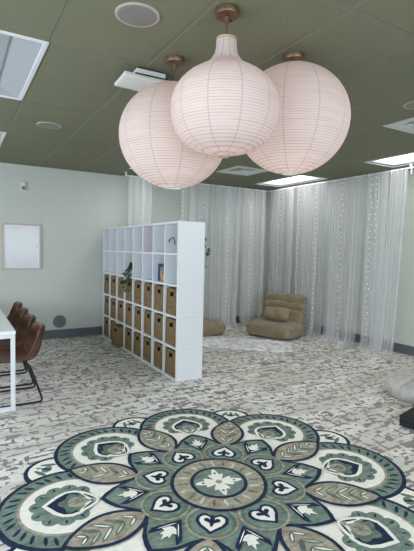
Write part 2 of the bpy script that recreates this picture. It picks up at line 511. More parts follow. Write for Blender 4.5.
def diffuser(i, j, label):
    r = thing('ceiling_vent', label, 'ceiling vent', (X0+(i+.5)*T, Y0+j*2*T+T/2, H), 0, 'square air vents in the ceiling')
    a = T/2-.006
    def ring(mb, a, b, z0, z1):                                   # a sloping square ring
        vs = [(-a,-a,z0),(a,-a,z0),(a,a,z0),(-a,a,z0),(-b,-b,z1),(b,-b,z1),(b,b,z1),(-b,b,z1)]
        mb.add(vs, [(0,1,5,4),(1,2,6,5),(2,3,7,6),(3,0,4,7)])
    f = MB(); f.box(-a, a, -a, -a+.09, -.004, .012); f.box(-a, a, a-.09, a, -.004, .012)
    f.box(-a, -a+.09, -a+.09, a-.09, -.004, .012); f.box(a-.09, a, -a+.09, a-.09, -.004, .012)
    f.build('frame', M['vent'], r, bevel=.003, smooth=0)
    MB().box(-a+.02, a-.02, -a+.02, a-.02, .05, .06).build('duct', M['black_plastic'], r, smooth=0)
    for k in range(4):
        l = MB(); o = .205-.05*k
        ring(l, o, o-.03, .0, .035)
        l.build('louvre', M['vent'], r, smooth=0, solid=.003)
M['vent'] = plain('painted_vent_metal', (206,208,204), .5, var=.02)
diffuser(5, 3.0, 'square ceiling air vent between the lantern bottoms and the back curtain')
diffuser(5, .5, 'square ceiling air vent cut by the right edge of the photo')

def speaker(x, y, mat, label):
    r = thing('ceiling_speaker', label, 'ceiling speaker', (x, y, H), 0, 'round speakers in the ceiling')
    MB().lathe([(.118,0),(.118,-.003),(.114,-.006),(.110,-.006)], 48).build('rim', M['ceil_white'], r)
    MB().lathe([(.110,-.0015),(.110,-.0055),(.06,-.009),(.0005,-.010)], 48).build('grille', mat, r)
M['ceil_white'] = plain('speaker_rim', (178,172,158), .5, var=.02)
M['spk'] = plain('speaker_mesh', (138,132,128), .6, var=.04, bump=.4, bscale=500)
M['spk2'] = plain('painted_speaker_mesh', (128,131,118), .6, var=.04, bump=.4, bscale=500)
speaker(.845, 2.205, M['spk'], 'round grey ceiling speaker beside the lanterns at the top of the photo')
speaker(.842, 4.64, M['spk2'], 'round painted ceiling speaker nearest the whiteboard wall')
speaker(3.285, 2.215, M['spk2'], 'round ceiling speaker cut by the right edge beside the air vent')

r = thing('access_point', 'white ceiling mounted network device behind the left paper lantern', 'ceiling device', (1.17, 2.88, H), radians(-2))
MB().box(-.085, .105, -.075, .075, -.012, 0).build('mounting_plate', M['black_plastic'], r, bevel=.003, smooth=0)
MB().box(-.095, .115, -.085, .060, -.046, -.010).build('bracket', M['white_plastic'], r, bevel=.005, smooth=0)
MB().box(-.105, .13, -.09, .09, -.060, -.044).build('black_gap', M['black_plastic'], r, bevel=.003, smooth=0)  # black slab that shows as the gap between bracket and cover
ap = MB()
def apf(u, v):
    x = -.19+.38*u; y = -.12+.24*v
    return (x, y, -.074-.020*(1-(2*u-1)**2)*(1-(2*v-1)**4))
ap.grid(apf, 16, 10)
ap.build('cover', M['white_plastic'], r, solid=.024, bevel=.004)

# ------------------------------------------------------------------ paper lanterns
def lantern(x, y, ztop, prof, label, neck, zc):
    r = thing('paper_lantern', label, 'pendant lamp', (x, y, H), 0, 'white paper lanterns')
    can = MB(); can.lathe([(.0005,-.034),(.055,-.034),(.061,-.031),(.063,-.025),(.063,0)], 48)
    cp = can.build('canopy', M['bronze'], r)
    for k in (0.5, 3.64):
        MB().lathe([(.0005,-.038),(.005,-.038),(.006,-.034)], 12, .042*cos(k), .042*sin(k)).build('screw', M['black_metal'], cp)
    MB().lathe([(.004,-.07),(.010,-.07),(.012,-.036)], 20).build('cord_grip', M['bronze'], r)
    zt = ztop-H
    MB().lathe([(.0035, zt-.34 if not neck else zt-.30), (.0035, -.03)], 12).build('cord', M['bronze'], r)
    ps = MB(); ps.lathe([(q, z-zc) for q, z in prof], 96, caps=False)
    so = ps.build('shade', M['shade'], r, smooth=80); so.location = (0,0,zc-H)
    rt, zt0 = prof[-1]; rb, zb0 = prof[0]
    def hoop(rr, z, h, nm, m):
        o = MB(); o.lathe([(rr-.004, z-h),(rr+.002, z-h),(rr+.002, z),(rr-.004, z),(rr-.004, z-h)], 48, caps=False)
        return o.build(nm, m, r)
    hoop(rt, zt0-H+.006, .012, 'top_ring', M['brass'] if neck else M['white_fabric'])
    hoop(rb, zb0-H+.004, .016 if neck else .008, 'bottom_ring', M['brass'] if neck else M['white_fabric'])
    cr = MB()                                                   # wire spider that carries the shade
    for k in range(3):
        a = k*2*pi/3+.4; cr.tube([(0,0,zt0-H-.004),(rt*cos(a),rt*sin(a),zt0-H)], .0018, 6)
    cr.build('spider', M['bronze'], r)
    zb = zc-.05
    MB().ellipsoid((0,0,zb-H),(.035,.035,.05)).build('bulb', M['bulb'], r)
    ld = bpy.data.lights.new('bulb_glow', 'POINT'); ld.energy = LAN['mid' if neck else 'left' if x < 1.5 else 'right']; ld.color = (1,.83,.74); ld.shadow_soft_size = .06
    lo = bpy.data.objects.new('bulb_glow', ld); C.objects.link(lo); lo.parent = r; lo.location = (0,0,zb-H-.10)
    return r
LAN = {'left': .66, 'right': .95, 'mid': .20}
def sphere_prof(zc, R, rb, rt):
    a0 = math.acos(rb/R); a1 = math.acos(rt/R)
    out = []
    for k in range(121):
        a = -a0+(a0+a1)*k/120
        out.append((R*cos(a), zc+R*(.955 if a < 0 else .93)*sin(a)))
    return out
def ripple(prof):
    return prof
drop = [(.030,1.972),(.06,1.975),(.14,1.994),(.194,2.020),(.228,2.050),(.259,2.098),(.275,2.152),(.279,2.200),(.272,2.256),(.250,2.306),(.208,2.354),(.165,2.384),(.125,2.408),(.094,2.430),(.073,2.456),(.060,2.480),(.054,2.508),(.051,2.548)]
def spline(pts, n=6):
    out = []
    for i in range(len(pts)-1):
        p0 = pts[max(i-1,0)]; p1 = pts[i]; p2 = pts[i+1]; p3 = pts[min(i+2,len(pts)-1)]
        for k in range(n):
            t = k/n
            out.append(tuple(.5*((2*b)+(-a+c)*t+(2*a-5*b+4*c-d)*t*t+(-a+3*b-3*c+d)*t**3) for a,b,c,d in zip(p0,p1,p2,p3)))
    out.append(pts[-1]); return out
lantern(1.238, 2.560, 2.56, sphere_prof(2.206, .350, .058, .06), 'round white paper lantern, leftmost and lowest of the three', False, 2.206)
lantern(1.838, 2.104, 2.65, sphere_prof(2.302, .352, .052, .06), 'round white paper lantern on the right, hung tight against the ceiling', False, 2.302)
lantern(1.214, 1.909, 2.56, spline(drop), 'teardrop white paper lantern with a narrow neck, in the middle', True, 2.20)

# ------------------------------------------------------------------ bookcase
BX0, BX1, BY0, BY1, BH = 2.100, 2.432, 4.180, 6.926, 1.779
th = .024
P = (BY1-BY0-th)/8; PZ = (BH-th)/5
bk = thing('bookcase', 'tall white cubby bookcase of eight columns and five rows, standing as a room divider', 'bookcase', (BX0, BY0, 0))
D = BX1-BX0; L = BY1-BY0
for y in (0, L-th):
    s = MB()
    for k in range(5):                                          # stacked cube sides, a fine joint between each
        s.box(0, D, y, y+th, k*BH/5+(.0022 if k else 0), (k+1)*BH/5-(.0022 if k < 4 else 0))
    s.box(.006, D-.006, y+.006, y+th-.006, .01, BH-.01)
    s.build('side_panel', M['white_lam'], bk, bevel=.0015, smooth=0)
for k in range(6):
    z = k*PZ
    MB().box(0, D-.012, th, L-th, z, z+th).build('shelf', M['white_lam'], bk, bevel=.001, smooth=0)
for k in range(1, 8):
    d = MB()
    for q in range(5): d.box(.0005, D-.012, k*P, k*P+th, q*PZ+th, (q+1)*PZ)
    d.build('divider', M['white_lam'], bk, smooth=0)
ln_ = MB().box(.012, D-.02, 3*P-.004, 3*P-.0005, 4*PZ+th+.002, 5*PZ-.002).build('sheet', M['pink'], bk, smooth=0); ln_['label'] = 'pale pink lining on one cubby divider'  # thin sheet that gives one divider face a pale pink tint
MB().box(D-.012, D, th, L-th, 0, BH).build('back_panel', M['white_lam'], bk, smooth=0)

def make_basket():
    r = thing('woven_basket', '', 'basket', group='woven baskets in the bookcase')
    w, dp, h, tw = P-th-.028, .28, .290, .010
    b = MB()
    b.box(0, dp, 0, w, 0, tw); b.box(0, tw, 0, w, tw, h); b.box(dp-tw, dp, 0, w, tw, h)
    b.box(tw, dp-tw, 0, tw, tw, h); b.box(tw, dp-tw, w-tw, w, tw, h)
    b.build('body', M['basket'], r, bevel=.004, smooth=0)
    rim = MB(); rim.tube([(.005,.005,h),(dp-.005,.005,h),(dp-.005,w-.005,h),(.005,w-.005,h)], .008, 8, closed=True)
    rim.build('rim', M['basket'], r)
    hd = MB(); hd.box(-.004, .002, w/2-.038, w/2+.038, h-.082, h-.032)  # solid black slab imitates the dark of the open handle hole
    hd.build('dark_hole_slab', M['black_plastic'], r, bevel=.003, smooth=0)
    return r, w
proto, bwid = make_basket()
ORD = ['nearest', 'second', 'third', 'fourth', 'fifth', 'sixth', 'seventh', 'farthest']
ROW = ['bottom', 'middle', 'upper']
first = True
for q in range(3):
    for k in range(8):
        o = proto if first else copy_tree(proto); first = False
        dx = .018+rng.uniform(-.003,.008)
        yaw = rng.uniform(-.012,.012)
        out = (q == 0 and k == 5)
        if out: dx = -.062; yaw = .025
        o.location = (BX0+dx, BY0+k*P+th+.014, q*PZ+th+.0015); o.rotation_euler = (0,0,yaw)
        s = {0: 'nearest the white end panel', 7: 'farthest from the white end panel'}.get(k, '%s from the white end panel' % ORD[k])
        o['label'] = 'brown woven basket, %s in the %s basket row' % (s, ROW[q])
        if out: o['label'] = 'brown woven basket pulled forward out of the bottom row, sixth from the end panel'

# picture book
zb = 3*PZ+th
bo = thing('picture_book', 'colourful picture book standing upright in an open cubby above the baskets', 'book', (2.20, 4.665, zb+.001), radians(16))
MB().box(.004, .016, .004, .166, .003, .209).build('pages', M['paper'], bo, smooth=0)
cv = MB(); cv.box(0, .003, 0, .17, 0, .212); cv.box(.017, .020, 0, .17, 0, .212); cv.box(0, .020, .167, .170, 0, .212)
cv.build('cover', M['cover'], bo, smooth=0)
MB().box(-.0008, -.0001, .125, .170, 0, .212).build('cover_border', M['cover_blue'], bo, smooth=0)
MB().box(-.0008, -.0001, 0, .124, .165, .212).build('cover_title_band', M['cover_blue'], bo, smooth=0)

# trailing plants
def leaf(mb, base, dirv, size, nrm=None):
    d = Vector(dirv).normalized(); up = Vector(nrm or (-.8,rng.uniform(-.5,.5),.6)).normalized()
    s = d.cross(up); s.normalize(); n = s.cross(d)
    prof = [(0,0),(.12,.30),(.35,.44),(.6,.36),(.82,.18),(1,0)]
    vs = []
    for a, w in prof:
        c = Vector(base)+d*a*size + n*(-.25*size*(a-.5)**2)
        vs += [c-s*w*size+n*.06*size, c, c+s*w*size+n*.06*size]
    fs = []
    for i in range(len(prof)-1):
        for k in (0, 1): fs.append((i*3+k, i*3+k+1, (i+1)*3+k+1, (i+1)*3+k))
    mb.add(vs, fs)
def vine(path, nleaf, size, st, lf, spread=1.0, flow=(0,0,-1)):
    st.tube(path, .0025, 6)
    Pt = [Vector(p) for p in path]
    for k in range(nleaf):
        t = (k+.5)/nleaf*(len(Pt)-1); i = int(t); p = Pt[i].lerp(Pt[min(i+1,len(Pt)-1)], t-i)
        d = Vector((rng.uniform(-.6,.2)*spread, rng.uniform(-1,1)*spread, rng.uniform(-.9,.3)))
        leaf(lf, p, d, size*rng.uniform(.75,1.2))
px, py = 2.20, 5.69
po = thing('potted_vine', 'dark green trailing plant in a small pot, hanging over the baskets from an open cubby', 'plant', (px, py, zb+.001))
MB().lathe([(.035,0),(.045,.01),(.055,.09),(.056,.10),(.050,.10),(.048,.085),(.0005,.085)], 32).build('pot', M['pot'], po)
MB().lathe([(.0475,.08),(.047,.088),(.0005,.092)], 24).build('soil', M['soil'], po)
st, lf = MB(), MB()
for k in range(9):
    a = rng.uniform(0, 2*pi)
    vine([(0,0,.09),(.03*cos(a),.03*sin(a),.15),(-.03+.05*cos(a),.055*sin(a),.17+.04*rng.random())], 3, .07, st, lf)
for y1, y2, zl in ((-.02,.02,-.10),(.03,.10,-.22),(.0,.06,-.16),(.05,.14,-.25),(-.05,-.04,.0)):
    vine([(0,0,.09),(-.06,y1*.5,.16),(-.112,y1,.10),(-.125,(y1+y2)/2,zl*.4+.02),(-.13,y2,zl)], 9, .065, st, lf)
st.build('stem', M['stem'], po); lf.build('foliage', M['leaf'], po, merge=False)

sp = thing('vine_sprig', 'thin dark sprig fixed inside the top cubby beside the end panel', 'plant', (2.205, BY0+P-.001, 1.53))
st, lf = MB(), MB()
st.tube([(.02,-.004,-.01),(.012,-.010,.04),(-.005,-.014,.068),(-.035,-.018,.070),(-.055,-.016,.045),(-.062,-.012,.012)], .005, 6)
leaf(lf, (-.055,-.016,.05), (-.5,-.1,-.8), .024, (0,-1,.2)); leaf(lf, (-.01,-.014,.07), (.7,0,.4), .018, (0,-1,.2)); leaf(lf, (.012,-.01,.03), (-.6,0,-.5), .014, (0,-1,.2))
st.build('stem', M['stem'], sp); lf.build('foliage', M['leaf'], sp, merge=False)

hv = thing('hanging_vine', 'green leafy vine hanging behind the end panel of the bookcase', 'plant', (BX1, 4.40, 1.55))
st, lf = MB(), MB()
path = [(.002,.0,.05),(.05,-.01,.06),(.11,-.03,0),(.13,-.05,-.09),(.11,-.05,-.18),(.115,-.04,-.30)]
st.tube(path, .0025, 6)
for p, d, s in (((.105,-.03,.02),(.3,-.2,.9),.05),((.115,-.03,-.02),(-.4,0,-.8),.055),((.135,-.05,-.07),(.9,.1,-.5),.06),((.13,-.05,-.10),(.2,-.1,-1),.06),((.125,-.05,-.12),(.9,-.1,-.2),.05),((.11,-.05,-.26),(.5,0,-.6),.035)):
    leaf(lf, p, d, s, (-.2,-.9,.4))
st.build('stem', M['stem'], hv); lf.build('foliage', M['leaf'], hv, merge=False)

# ------------------------------------------------------------------ back wall fittings
wb = thing('whiteboard', 'framed glossy whiteboard hung on the sage green wall', 'whiteboard', (.612, YB, 1.108))
w, h, fw = .548, .690, .022
f = MB(); f.box(0, w, -.03, 0, 0, fw); f.box(0, w, -.03, 0, h-fw, h); f.box(0, fw, -.03, 0, fw, h-fw); f.box(w-fw, w, -.03, 0, fw, h-fw)
f.build('frame', M['frame'], wb, bevel=.003, smooth=0)
MB().box(fw, w-fw, -.016, 0, fw, h-fw).build('board', M['board'], wb, smooth=0)
iw = MB(); a, b = fw+.0, .016
iw.box(a, w-a, -.02, -.016, a, a+b); iw.box(a, w-a, -.02, -.016, h-a-b, h-a); iw.box(a, a+b, -.02, -.016, a+b, h-a-b); iw.box(w-a-b, w-a, -.02, -.016, a+b, h-a-b)
iw.build('inner_edge', M['white_metal'], wb, smooth=0)
ky = MB(); ky.lathe([(.0005,0),(.008,0),(.008,.008),(.0005,.008)], 16)
k = ky.build('latch', M['grey_plastic'], wb); k.location = (w-fw-.03, -.016, h*.52); k.rotation_euler = (pi/2, 0, 0)

se = thing('wall_sensor', 'small white sensor high on the wall above the whiteboard', 'sensor', (.908, YB, 2.304))
MB().box(-.033, .033, -.035, 0, 0, .128).build('housing', M['white_plastic'], se, bevel=.008, smooth=0)
MB().box(-.024, .024, -.039, -.033, .012, .060).build('lens', M['grey_plastic'], se, bevel=.003, smooth=0)

gv = thing('wall_vent', 'round grey vent cover low on the sage wall', 'vent', (1.444, YB, .267))
q = MB(); q.lathe([(.102,0),(.102,.006),(.096,.012),(.088,.012)], 48); o = q.build('rim', M['grey_plastic'], gv); o.rotation_euler = (pi/2,0,0)
q = MB(); q.lathe([(.088,.002),(.088,.010),(.0005,.014)], 48); o = q.build('grille', M['grille'], gv); o.rotation_euler = (pi/2,0,0)

ou = thing('wall_outlet', 'wall outlet plate seen through the right sheer curtain', 'outlet', (XR, 5.218, .384))
MB().box(-.006, 0, -.036, .036, -.057, .057).build('plate', M['grey_plastic'], ou, bevel=.002, smooth=0)
for z in (-.022, .022):
    MB().box(-.008, -.005, -.016, .016, z-.014, z+.014).build('socket', M['black_plastic'], ou, bevel=.002, smooth=0)

# ------------------------------------------------------------------ curtains
ZR = 2.640
def rod(name, p0, p1, label, posts):
    r = thing('curtain_rod', label, 'curtain rod', p0)
    d = Vector(p1)-Vector(p0)
    MB().tube([(0,0,0), d*.5, d], .009, 12).build('rod', M['white_metal'], r)
    for t in posts:
        b = MB(); c = d*t
        b.box(c.x-.012, c.x+.012, c.y-.012, c.y+.012, .009, H-ZR-.002)
        b.box(c.x-.022, c.x+.022, c.y-.022, c.y+.022, H-ZR-.006, H-ZR-.002)
        b.build('bracket', M['white_metal'], r, smooth=0)
    return r
CX_, CY_ = 5.345, 6.720
rod('curtain_rod', (2.39, CY_, ZR), (CX_, CY_, ZR), 'thin white curtain rod under the ceiling along the back', (.006,))
rr_ = rod('curtain_rod', (CX_, 3.30, ZR), (CX_, CY_-.02, ZR), 'thin white curtain rod under the ceiling along the right side', (.11,))
MB().box(-.008, .008, .355, .371, -.085, -.009).build('end_clip', M['white_plastic'], rr_, bevel=.003, smooth=0)

def curtain(axis, a0, a1, b0, b1, n, amp, seed, label, gath=.0, pool=.10, group='sheer white curtains'):
    """axis 'x' hangs along the back, 'y' along the right; a top ends, b floor ends"""
    R = random.Random(seed)
    ph = [R.uniform(0, 2*pi) for _ in range(6)]
    pos = (CY_ if axis == 'x' else CX_)
    sgn = -1
    W = abs(a1-a0); NC = 420; osc = n*2.3
    # the cloth is gathered into a few dense bundles with plainer stretches between
    cen = [(k+.5+R.uniform(-.28,.28))/n for k in range(int(n))]; wid = [R.uniform(.22,.42)/n for _ in cen]; hgt = [R.uniform(.55,1.0) for _ in cen]
    def bund(c): return min(1, sum(h*math.exp(-((c-m)/w)**2) for m, w, h in zip(cen, wid, hgt)))
    # integrate how much cloth each stretch of rail takes up
    acc = [0.0]; M_ = 600
    for k in range(M_): acc.append(acc[-1]+1+5.0*bund((k+.5)/M_))
    tot = acc[-1]; lut = []; k = 0
    for q in range(NC+1):
        x = tot*q/NC
        while k < M_-1 and acc[k+1] < x: k += 1
        lut.append((k+(x-acc[k])/(acc[k+1]-acc[k]))/M_)
    def look(s):
        x = s*NC; k = min(int(x), NC-1); return lut[k]+(lut[k+1]-lut[k])*(x-k)
    def env(c, t): 
        m = min(1, 2.2*t); return (.34*(1-m)+m*(.06+.94*bund(c)))
    def phase(s, t): return 2*pi*osc*(s+.012*sin(2*pi*2.3*s+ph[0]))+ph[2]+.5*t*sin(5*s+ph[5])
    def tang(s, t):
        c = look(s); ed = min(1, 8*s, 8*(1-s))
        return c + (.052+.016*sin(9*s+ph[1]))/W*ed*env(c, t)*sin(phase(s, t))
    def off(s, t):
        c = look(s)
        return amp*(.50*env(c, t)*cos(phase(s, t)+.4) + .32*(.2+.8*t)*sin(2*pi*n*.37*c+ph[4]) + .06*(1-t)*sin(2*pi*n*5.3*s+ph[3]))
    def fn(s, t):
        lo0 = a0+(b0-a0)*t**1.3; lo1 = a1+(b1-a1)*t**1.3
        c = lo0+(lo1-lo0)*tang(s, t)
        d = off(s, t)
        if t < .90:
            q = t/.90; z = ZR-.004-q*(ZR-.035)
            flare = 0 if q < .93 else ((q-.93)/.07)**2*.03
            dd = d + sgn*flare
        else:
            q = min(1.0, (t-.90)/.10)
            wv = pool*(.75+.40*sin(2*pi*n*.31*s+ph[1]))*(1 + .25*sin(2*pi*n*.9*s))
            z = .031*(1-q)**1.5+.008+.065*abs(sin(2*pi*n*.9*s+ph[2]+4*q))*sin(pi*q)*(.4+.6*min(1, pool/.2))
            dd = d*(1+.3*q) + sgn*(.03+wv*q)
        return (c, pos+dd, z) if axis == 'x' else (pos+dd, c, z)
    mb = MB(); mb.grid(fn, 420, 40)
    o = thing('sheer_curtain', label, 'curtain', ((a0+a1)/2 if axis == 'x' else pos, pos if axis == 'x' else (a0+a1)/2, 0), 0, group)
    inv = Matrix.Translation(-Vector(o.location))
    mb.v = [tuple(inv @ Vector(v)) for v in mb.v]
    mb.build('fabric', M['sheer'], o, smooth=180, merge=False)
    hb = MB()
    def hf(s, t):
        z = ZR+.012-.07*t
        c = a0+(a1-a0)*tang(s, 0); d = off(s, 0)-.004
        v = (c, pos+d, z) if axis == 'x' else (pos+d, c, z)
        return tuple(inv @ Vector(v))
    hb.grid(hf, 420, 2)
    hb.build('header_band', M['sheer'], o, smooth=180, merge=False)
    return o
curtain('x', 2.455, 2.87, 2.465, 2.85, 4, .05, 11, 'narrow sheer white curtain above the far end of the bookcase, first on the back wall')
curtain('x', 3.42, 4.01, 3.41, 3.92, 4, .06, 12, 'sheer white back curtain just right of the bookcase top, above the floor cushion')
curtain('x', 4.02, 4.71, 4.03, 4.62, 5, .06, 13, 'sheer white back curtain pooling on the floor left of the lounge chair', pool=.2)
curtain('x', 4.72, 5.28, 4.73, 5.26, 4, .055, 14, 'sheer white back curtain in the corner behind the lounge chair')
curtain('y', 6.66, 5.94, 6.66, 5.99, 5, .055, 15, 'sheer white right curtain directly behind the lounge chair in the corner', pool=.03)
curtain('y', 5.92, 5.17, 5.91, 5.21, 5, .06, 16, 'sheer white right curtain beside the right arm of the lounge chair', pool=.04)
curtain('y', 5.15, 4.41, 5.14, 4.50, 4.5, .06, 17, 'sheer white right curtain second from the exposed wall', pool=.22)
curtain('y', 4.39, 3.72, 4.38, 3.84, 5, .07, 18, 'sheer white right curtain nearest the exposed strip of right wall', pool=.14)

# fairy light strings
bmesh_bulb = MB(); bmesh_bulb.ellipsoid((0,0,0), (.0058,.0058,.0074), 1, 8, 6)
bulb0 = None; wire0 = None
def fairy(x, y, n, label, group):
    global bulb0, wire0
    R = random.Random(int(x*1000+y*77))
    r = thing('fairy_light_string', label, 'fairy lights', (x, y, ZR), 0, group)
    w = MB(); amp = .006
    w.tube([(amp*sin(k*1.3), amp*cos(k*1.7), -k*.085) for k in range(n+1)], .0006, 4)
    w.build('wire', M['grey_plastic'], r)
    for k in range(1, n+1):
        if bulb0 is None: b = bmesh_bulb.build('bulb', M['fairy'], r); bulb0 = b
        else:
            b = bulb0.copy(); C.objects.link(b); b.parent = r
        b.location = (amp*sin(k*1.3)+R.uniform(-.01,.01), amp*cos(k*1.7)+R.uniform(-.006,.006), -k*.085+R.uniform(-.012,.012))
for x, n, s in ((2.885,24,'above the bookcase, first on the back wall from the left'),(3.394,24,'in the bare gap of the back curtains beside the bookcase top'),(3.815,28,'on the back curtain over the brown floor cushion'),(4.345,28,'on the back curtain left of the lounge chair'),(4.875,28,'on the back curtain nearest the corner')):
    fairy(x, CY_-.085, n, 'tiny white lights %s' % s, 'fairy light strings on the back curtains')
for y, n, s in ((6.24,22,'on the right curtains closest to the corner'),(5.75,22,'on the right curtains second from the corner'),(5.33,29,'on the right curtains just right of the lounge chair'),(4.76,29,'in the middle of the right curtains'),(4.22,29,'near the right end of the right curtains'),(4.13,12,'short one at the right end of the right curtains')):
    fairy(CX_-.095, y, n, 'string of tiny white lights hanging %s' % s, 'fairy light strings on the right curtains')

# ------------------------------------------------------------------ floor seating
def rot2(x, y, a): return (x*cos(a)-y*sin(a), x*sin(a)+y*cos(a))
LCH = (4.850, 5.765)
ang = radians(200)
lc = thing('lounge_chair', 'brown suede floor lounge chair with a ribbed back, in the curtained corner', 'lounge chair', (LCH[0], LCH[1], 0), ang)
def puff(q, x, y, z):
    n = .010*sin(q.x*17+1)*sin(q.y*15+2)+.006*sin(q.y*31+q.x*9)
    return q + Vector((0,0,n*max(0,z)))
seat = MB()
def seatf(q, x, y, z):
    q = puff(q, x, y, z)
    c = max(0, abs(y)-.6)/.4 * max(0, x-.4)/.6
    q.x += .03*c; q.y += .03*c*(1 if y > 0 else -1)
    q.z -= .015*max(0,z)*math.exp(-((q.y)/.03)**2)*.8
    if x < 0: q.z += .02*max(0,z)
    return q
seat.ellipsoid((.045,0,.128), (.355,.440,.130), .46, 64, 28, seatf)
seat.build('seat', M['suede'], lc, smooth=180)
pp = MB(); pl = []
for k in range(60):
    a = 2*pi*k/60
    def sp_(x, p): return math.copysign(abs(x)**p, x)
    pl.append((.045+.362*sp_(cos(a),.46), .447*sp_(sin(a),.46), .118))
pp.tube(pl, .006, 6, closed=True); pp.build('piping', M['suede'], lc)
back = MB()
for k, (xx, zz, rx, rz, yw) in enumerate(((-.200,.275,.120,.092,.388),(-.226,.388,.112,.090,.394),(-.254,.500,.104,.090,.402),(-.283,.618,.094,.098,.410))):
    def bf(q, x, y, z, k=k, yw=yw):
        q.y = math.copysign(abs(y)**.55, y)*yw
        q.x += .006*sin(q.y*16+k*2) - .008*math.exp(-(q.y/.03)**2); q.z += .010*(abs(y)**4) + .006*sin(q.y*9+k*1.7)
        return q
    back.ellipsoid((xx,0,zz), (rx,yw,rz), .68, 48, 16, bf)
back.build('backrest', M['suede'], lc, smooth=180)
for s in (-1, 1):
    sd = MB()                                                 # folded gusset at each side
    sd.ellipsoid((-.18, s*.372, .24), (.13,.05,.20), .7, 28, 16, lambda q, x, y, z: q+Vector((-.22*q.z-.10*max(0,z)*x,0,0)))
    sd.build('side_gusset', M['suede'], lc, smooth=180)

pm = Matrix.Rotation(radians(-24), 4, 'Y')
pil = thing('lumbar_pillow', 'small brown suede pillow leaning on the back of the lounge chair', 'pillow', (LCH[0]+rot2(.022,.0,ang)[0], LCH[1]+rot2(.022,0,ang)[1], .385), ang+.04)
p_ = MB()
def pif(q, x, y, z):
    e = max(abs(y), abs(z)); q.x *= 1-.55*e**4
    q.y *= 1+.06*abs(z); q.z *= 1+.10*abs(y)**3
    return q+Vector((.006*sin(q.y*22)*sin(q.z*20),0,0))
p_.ellipsoid((0,0,0), (.075,.235,.118), .50, 48, 24, pif, pm)
p_.build('cover', M['suede'], pil, smooth=180)
bt = MB(); pl = []
for k in range(48):
    a = 2*pi*k/48
    pl.append(pm @ Vector((0, .238*math.copysign(abs(cos(a))**.6, cos(a))*(1+.03*abs(sin(a))), .117*math.copysign(abs(sin(a))**.6, sin(a))*(1+.07*abs(cos(a))))))
bt.tube(pl, .005, 6, closed=True); bt.build('piping', M['suede'], pil)

pf = thing('floor_pouf', 'brown suede floor cushion half hidden behind the bookcase end', 'floor cushion', (3.66, 6.36, 0), radians(12))
q_ = MB()
def pouff(q, x, y, z):
    q.z *= 1-.20*abs(x)**3-.1*abs(y)**3
    q.z += .010*sin(q.x*14+.5)*sin(q.y*13)*(1 if z > 0 else 0)
    if z < 0: q.z = max(q.z, -.117)
    return q
q_.ellipsoid((0,0,.118), (.45,.30,.135), .62, 56, 24, pouff)
q_.build('cover', M['suede'], pf, smooth=180)
sm_ = MB(); pl = []
for k in range(60):
    a = 2*pi*k/60
    pl.append((.455*math.copysign(abs(cos(a))**.62, cos(a)), .304*math.copysign(abs(sin(a))**.62, sin(a)), .116))
sm_.tube(pl, .007, 6, closed=True); sm_.build('seam', M['suede'], pf)

gc = thing('round_cushion', 'round grey plush floor cushion cut by the right edge', 'floor cushion', (4.22, 2.60, 0))
g_ = MB()
NS = 8
def gcf(u, v):
    a = 2*pi*u; t = v
    # section from bottom centre round the rim to the button
    if t < .3: r = .335*(t/.3); z = .0
    else:
        b = (t-.3)/.7*pi*.96-pi/2*.0
        if t < .62:
            k = (t-.3)/.32; an = -pi/2+pi*k
            r = .335+.066*cos(an)+.006*sin(a*17)*sin(an*3); z = .090+.090*sin(an)
        else:
            k = (t-.62)/.38; r = .335*(1-k); z = .180+.026*sin(pi*k*.8)+.006*sin(a*13+k*9)*sin(pi*k)-.055*max(0,k-.7)/.3
    sm = abs(sin(a*NS/2+.35))
    pin = (1-sm)**3
    if t > .3: z -= .048*pin*(.3 if t < .5 else 1)*(1 if r > .02 else 0); r *= 1-.025*pin
    return (r*cos(a), r*sin(a), max(z, .0))
g_.grid(gcf, 128, 40, wrapu=True)
g_.build('cover', M['plush'], gc, smooth=180)
MB().ellipsoid((0,0,.125), (.022,.022,.010)).build('button', M['plush'], gc)

fm = thing('folded_floor_mat', 'black folded floor mat cut by the right edge in front of the grey cushion', 'floor mat', (3.275, 2.245, 0), radians(12))
def slab(z0, z1, nm, inset):
    s = MB(); w = .56
    s.box(inset, w-inset, -w+inset, -inset, z0, z1)
    return s.build(nm, M['charcoal'], fm, bevel=.012, smooth=60)
slab(.0, .047, 'lower_layer', .003); slab(.046, .096, 'upper_layer', 0)
tp = MB()
for z in (.010, .040, .056, .090):
    tp.tube([(.002,-.002,z),(.558,-.002,z),(.558,-.558,z),(.002,-.558,z)], .0035, 6, closed=True)
tp.build('piping', M['charcoal'], fm)

# faux fur rug, a rectangle turned 45 degrees with a shaggy edge
fr = MB()
ca, sa = cos(radians(135)), sin(radians(135))
cx, cy = 3.825, 5.485
RL, RW = .86, .37
def furf(u, v):
    a = 2*pi*u; e = .34
    q = v
    rx = RL*math.copysign(abs(cos(a))**e, cos(a)); ry = RW*math.copysign(abs(sin(a))**e, sin(a))
    wob = 1+.025*sin(a*9+1)+.018*sin(a*23)+.012*sin(a*61)
    x, y = rx*wob*q, ry*wob*q
    z = .024+.006*sin(x*31)*sin(y*27)+.004*sin(x*83+y*61) if q < .97 else .001
    if q > .9 and q < .97: z *= .7
    return (x, y, z)
vsn = [0,.12,.25,.38,.5,.6,.7,.8,.88,.93,.965,1.0]
vs = []; fs = []; NU = 220
for v_ in vsn:
    for i in range(NU): vs.append(furf(i/NU, max(v_, .01)))
for j in range(len(vsn)-1):
    for i in range(NU):
        i2 = (i+1) % NU; fs.append((j*NU+i, j*NU+i2, (j+1)*NU+i2, (j+1)*NU+i))
fs.append(tuple(reversed(range(NU))))
fr.add(vs, fs)
fo = tag(fr.build('fur_rug', M['fur'], smooth=180, merge=False), 'shaggy pale grey faux fur rug lying before the lounge chair', 'rug')
fo.location = (cx, cy, 0); fo.rotation_euler = (0,0,radians(135))

